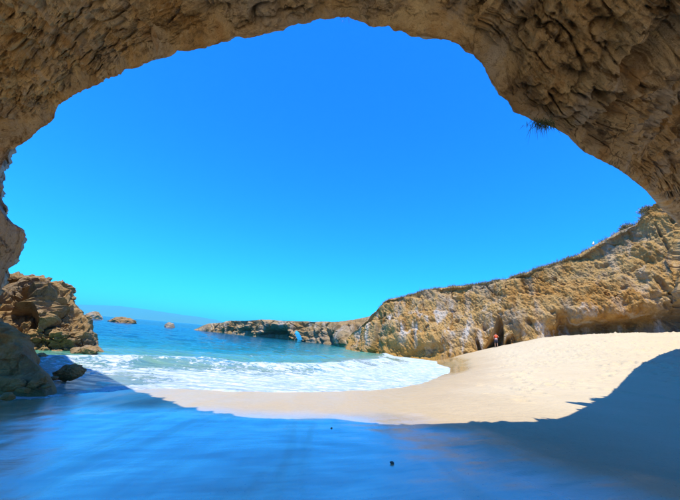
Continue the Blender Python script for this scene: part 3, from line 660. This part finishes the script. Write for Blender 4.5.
# dry grass along the cliff top
xs = np.r_[np.linspace(346, 690, 640), np.linspace(694, 840, 40)]
roots = []
for k in range(26000):
    u = int(rng.integers(60, 560)); px = xs[u]
    dens = np.interp(px, [375, 392, 420, 500, 520, 545, 580, 600, 640], [.5, .8, 1, 1, .7, .7, .5, .2, .3])
    if rng.random() > dens*(.55+.9*perlin(np.array([[px*.08, 0, 0]]))[0]): continue
    v = NF_TOP = 1+230-1 + int(abs(rng.normal(0, 1))*3)
    roots.append(CLIFF[u, min(v, CLIFF.shape[1]-1)] + rng.normal(0, .12, 3)*np.array([1, 1, 0]))
roots = np.array(roots); n = len(roots)
dirs = rng.normal(0, .35, (n, 3)); dirs[:, 2] = 1; dirs /= np.linalg.norm(dirs, axis=1, keepdims=True)
g = blades('cliff_top_grass', roots-np.array([0, 0, .08]), dirs, rng.uniform(.15, .5, n), rng.uniform(.012, .03, n), M['grass'], .6)
tag(g, 'dry olive grass fringing the top edge of the cliff', 'grass', kind='stuff')
def shrub(loc, r, hgt, label, n=1500):
    s = empty('shrub', loc); tag(s, label, 'shrub', None)
    ctr = rng.normal(0, 1, (16, 3)); ctr /= np.linalg.norm(ctr, axis=1, keepdims=True); ctr *= np.array([r*.7, r*.6, hgt*.45]); ctr[:, 2] = np.abs(ctr[:, 2])+hgt*.25
    c_ = ctr[rng.integers(0, 16, n)]+rng.normal(0, r*.2, (n, 3)); c_[:, 2] = np.maximum(c_[:, 2], .03)
    dirs = rng.normal(size=(n, 3)); dirs /= np.linalg.norm(dirs, axis=1, keepdims=True)
    blades('crown', c_, dirs, rng.uniform(.1, .22, n), rng.uniform(.02, .05, n), M['leaf'], .3, s)
    st = np.zeros((10, 3)); dd = ctr[:10]/np.linalg.norm(ctr[:10], axis=1, keepdims=True)
    blades('stem', st, dd, np.linalg.norm(ctr[:10], axis=1), np.full(10, .03), M['twig'], .1, s)
    return s
def cliff_top(px, row=233):
    u = int(np.argmin(abs(xs-px))); return tuple(CLIFF[u, row]+np.array([0, 0, -.1]))
shrub(cliff_top(631), .95, 1.15, 'rounded olive shrub on the cliff edge beside the seabird')
shrub(cliff_top(649), .8, 1.25, 'olive shrub on the cliff top tucked against the overhang rim')
shrub(cliff_top(405), .8, .7, 'low olive shrub at the seaward end of the cliff top', 900)
# tuft hanging from the rim
u = int(np.argmin(np.hypot(rp[:, 0]-542, rp[:, 1]-126))); p0 = ROOF[u, nl]
n = 240; rts = p0+rng.normal(0, 1, (n, 3))*np.array([.10, .05, .02])+np.array([0, .02, .05])
dirs = rng.normal(0, .45, (n, 3)); dirs[:, 2] = -1; dirs[:, 0] *= 1.1; dirs /= np.linalg.norm(dirs, axis=1, keepdims=True)
tf = blades('grass_tuft', rts, dirs, rng.uniform(.06, .22, n), rng.uniform(.003, .006, n), M['green'], .5)
tag(tf, 'dark spiky grass tuft hanging from the rim of the overhang', 'grass tuft')
u = int(np.argmin(np.hypot(rp[:, 0]-344, rp[:, 1]-18))); p0 = ROOF[u, nl]
n = 26; rts = p0+rng.normal(0, 1, (n, 3))*np.array([.08, .03, .01])
dirs = rng.normal(0, .9, (n, 3)); dirs[:, 2] = -1; dirs /= np.linalg.norm(dirs, axis=1, keepdims=True)
tag(blades('dry_twigs', rts, dirs, rng.uniform(.05, .13, n), rng.uniform(.0015, .003, n), M['twig'], .9), 'wispy dry twig dangling at the highest point of the rim', 'twig')

# ------------------------------------------------------------------ skinned figures
def skin(name, verts, edges, radii, mat, parent=None, root=0, sub=2):
    me = bpy.data.meshes.new(name); me.from_pydata(verts, edges, [])
    o = bpy.data.objects.new(name, me); COL.objects.link(o)
    m = o.modifiers.new('skin', 'SKIN'); m.use_smooth_shade = True
    sv = me.skin_vertices[0].data if len(me.skin_vertices) else None
    if sv is None:
        bpy.context.view_layer.objects.active = o; bpy.ops.mesh.customdata_skin_add(); sv = me.skin_vertices[0].data
    for k, r in enumerate(radii):
        sv[k].radius = r if isinstance(r, tuple) else (r, r); sv[k].use_root = (k == root)
    s = o.modifiers.new('sub', 'SUBSURF'); s.levels = sub; s.render_levels = sub
    dg = bpy.context.evaluated_depsgraph_get(); me2 = bpy.data.meshes.new_from_object(o.evaluated_get(dg))
    bpy.data.objects.remove(o); me2.name = name
    ob = link(name, me2, mat, parent); return ob
fp = aty(496.5, 347.3, 39.0)
person = empty('person', tuple(fp)); person.rotation_euler = (0, 0, math.radians(-20))
tag(person, 'person in orange vest and dark shorts standing at the cave mouth', 'person')
# facing away from the sea (+Y): hands raised to the chest and cap
V = [(0, 0, .93), (0, 0, 1.08), (0, .01, 1.25), (0, 0, 1.42), (0, 0, 1.52), (0, .02, 1.60), (0, .03, 1.68), (0, .02, 1.75),
     (.10, 0, .88), (.12, .01, .50), (.12, -.02, .10), (.12, .12, .04), (-.10, 0, .88), (-.13, .04, .50), (-.14, .02, .10), (-.14, .16, .04),
     (.19, 0, 1.41), (.33, .05, 1.22), (.22, .22, 1.38), (.19, .25, 1.46), (-.19, 0, 1.41), (-.30, .02, 1.16), (-.24, .20, 1.02), (-.22, .26, .98)]
Ed = [(0, 1), (1, 2), (2, 3), (3, 4), (4, 5), (5, 6), (6, 7), (0, 8), (8, 9), (9, 10), (10, 11), (0, 12), (12, 13), (13, 14), (14, 15), (3, 16), (16, 17), (17, 18), (18, 19), (3, 20), (20, 21), (21, 22), (22, 23)]
Rd = [(.15, .11), (.14, .10), (.165, .11), (.15, .10), (.055, .06), (.085, .095), (.088, .10), (.05, .06), .092, .062, .042, .035, .092, .062, .042, .035, .06, .045, .036, .036, .06, .045, .036, .036]
skin('body', V, Ed, Rd, M['skin'], person)
skin('vest', [(0, 0, 1.08), (0, .01, 1.25), (0, 0, 1.40), (.17, 0, 1.42), (-.17, 0, 1.42)], [(0, 1), (1, 2), (2, 3), (2, 4)], [(.19, .155), (.21, .165), (.18, .14), (.10, .10), (.10, .10)], M['vest'], person)
skin('waist_band', [(0, 0, .96), (0, 0, 1.02), (0, 0, 1.07)], [(0, 1), (1, 2)], [(.19, .15), (.195, .155), (.19, .15)], M['band'], person)
skin('shorts', [(0, 0, .94), (0, 0, .86), (.11, 0, .74), (.125, .01, .52), (-.11, 0, .74), (-.13, .03, .52)], [(0, 1), (1, 2), (2, 3), (1, 4), (4, 5)], [(.18, .14), (.17, .13), (.115, .115), (.10, .10), (.115, .115), (.10, .10)], M['shorts'], person)
skin('hair', [(0, -.02, 1.60), (0, -.01, 1.69), (0, .01, 1.765)], [(0, 1), (1, 2)], [(.075, .07), (.098, .10), (.05, .06)], M['hair'], person)
# seabird on the cliff edge
bp = Vector(cliff_top(594.5, 231)); bird = empty('seabird', bp+Vector((0, 0, .08))); bird.rotation_euler = (0, 0, .5); bird.scale = (1.0,)*3
tag(bird, 'white seabird standing upright on the bare cliff edge', 'bird')
skin('body', [(-.10, 0, .14), (0, 0, .26), (.05, 0, .38), (.06, 0, .50), (.09, 0, .58), (.13, 0, .60)], [(0, 1), (1, 2), (2, 3), (3, 4), (4, 5)], [.06, .12, .10, .055, .06, .035], M['feather'], bird, 1)
for s in (-1, 1):
    skin('wing', [(.02, s*.10, .38), (-.08, s*.11, .24), (-.20, s*.06, .10)], [(0, 1), (1, 2)], [(.05, .03), (.07, .03), (.03, .02)], M['feather2'], bird, 0, 1)
    skin('leg', [(-.01, s*.05, .18), (0, s*.05, .02), (.07, s*.05, .01)], [(0, 1), (1, 2)], [.015, .012, .02], M['feet'], bird, 0, 1)
skin('beak', [(.14, 0, .60), (.27, 0, .57)], [(0, 1)], [.03, .008], M['beak'], bird, 0, 1)

# ------------------------------------------------------------------ small stones on the sand
def gpoint(px, py):
    z = .5
    for _ in range(12):
        p = atz(px, py, z); z = float(ground_z(p[0], p[1]))
    return np.array([p[0], p[1], z])
for px, py, s, sd, lab in ((392, 463.5, .030, 51, 'small dark stone lying alone on the shaded wet sand'), (331.5, 428.5, .022, 53, 'tiny dark stone in the shade close to the shadow edge'), (523, 419, .02, 57, 'tiny dark stone on the sunlit damp sand by the shadow edge')):
    p = gpoint(px, py); tag(boulder('pebble', (p[0], p[1], p[2]+s*.3), (s, s*.8, s*.7), M['pebble'], sd, 3), lab, 'pebble')

# ------------------------------------------------------------------ the air
bm = bmesh.new(); bmesh.ops.create_cube(bm, size=1); me = bpy.data.meshes.new('haze'); bm.to_mesh(me); bm.free()
hz = bpy.data.objects.new('haze', me); COL.objects.link(hz); hz.scale = (34000, 34000, 470); hz.location = (0, 0, 235-40)
mt = bpy.data.materials.new('haze'); mt.use_nodes = True; nt = mt.node_tree
for nn in list(nt.nodes): nt.nodes.remove(nn)
vo = nt.nodes.new('ShaderNodeVolumePrincipled'); vo.inputs['Color'].default_value = (.14, .92, 1, 1); vo.inputs['Density'].default_value = 1.35e-4; vo.inputs['Anisotropy'].default_value = 0.0
ou = nt.nodes.new('ShaderNodeOutputMaterial'); nt.links.new(vo.outputs[0], ou.inputs['Volume']); me.materials.append(mt)
tag(hz, 'thin blue sea haze', kind='stuff')
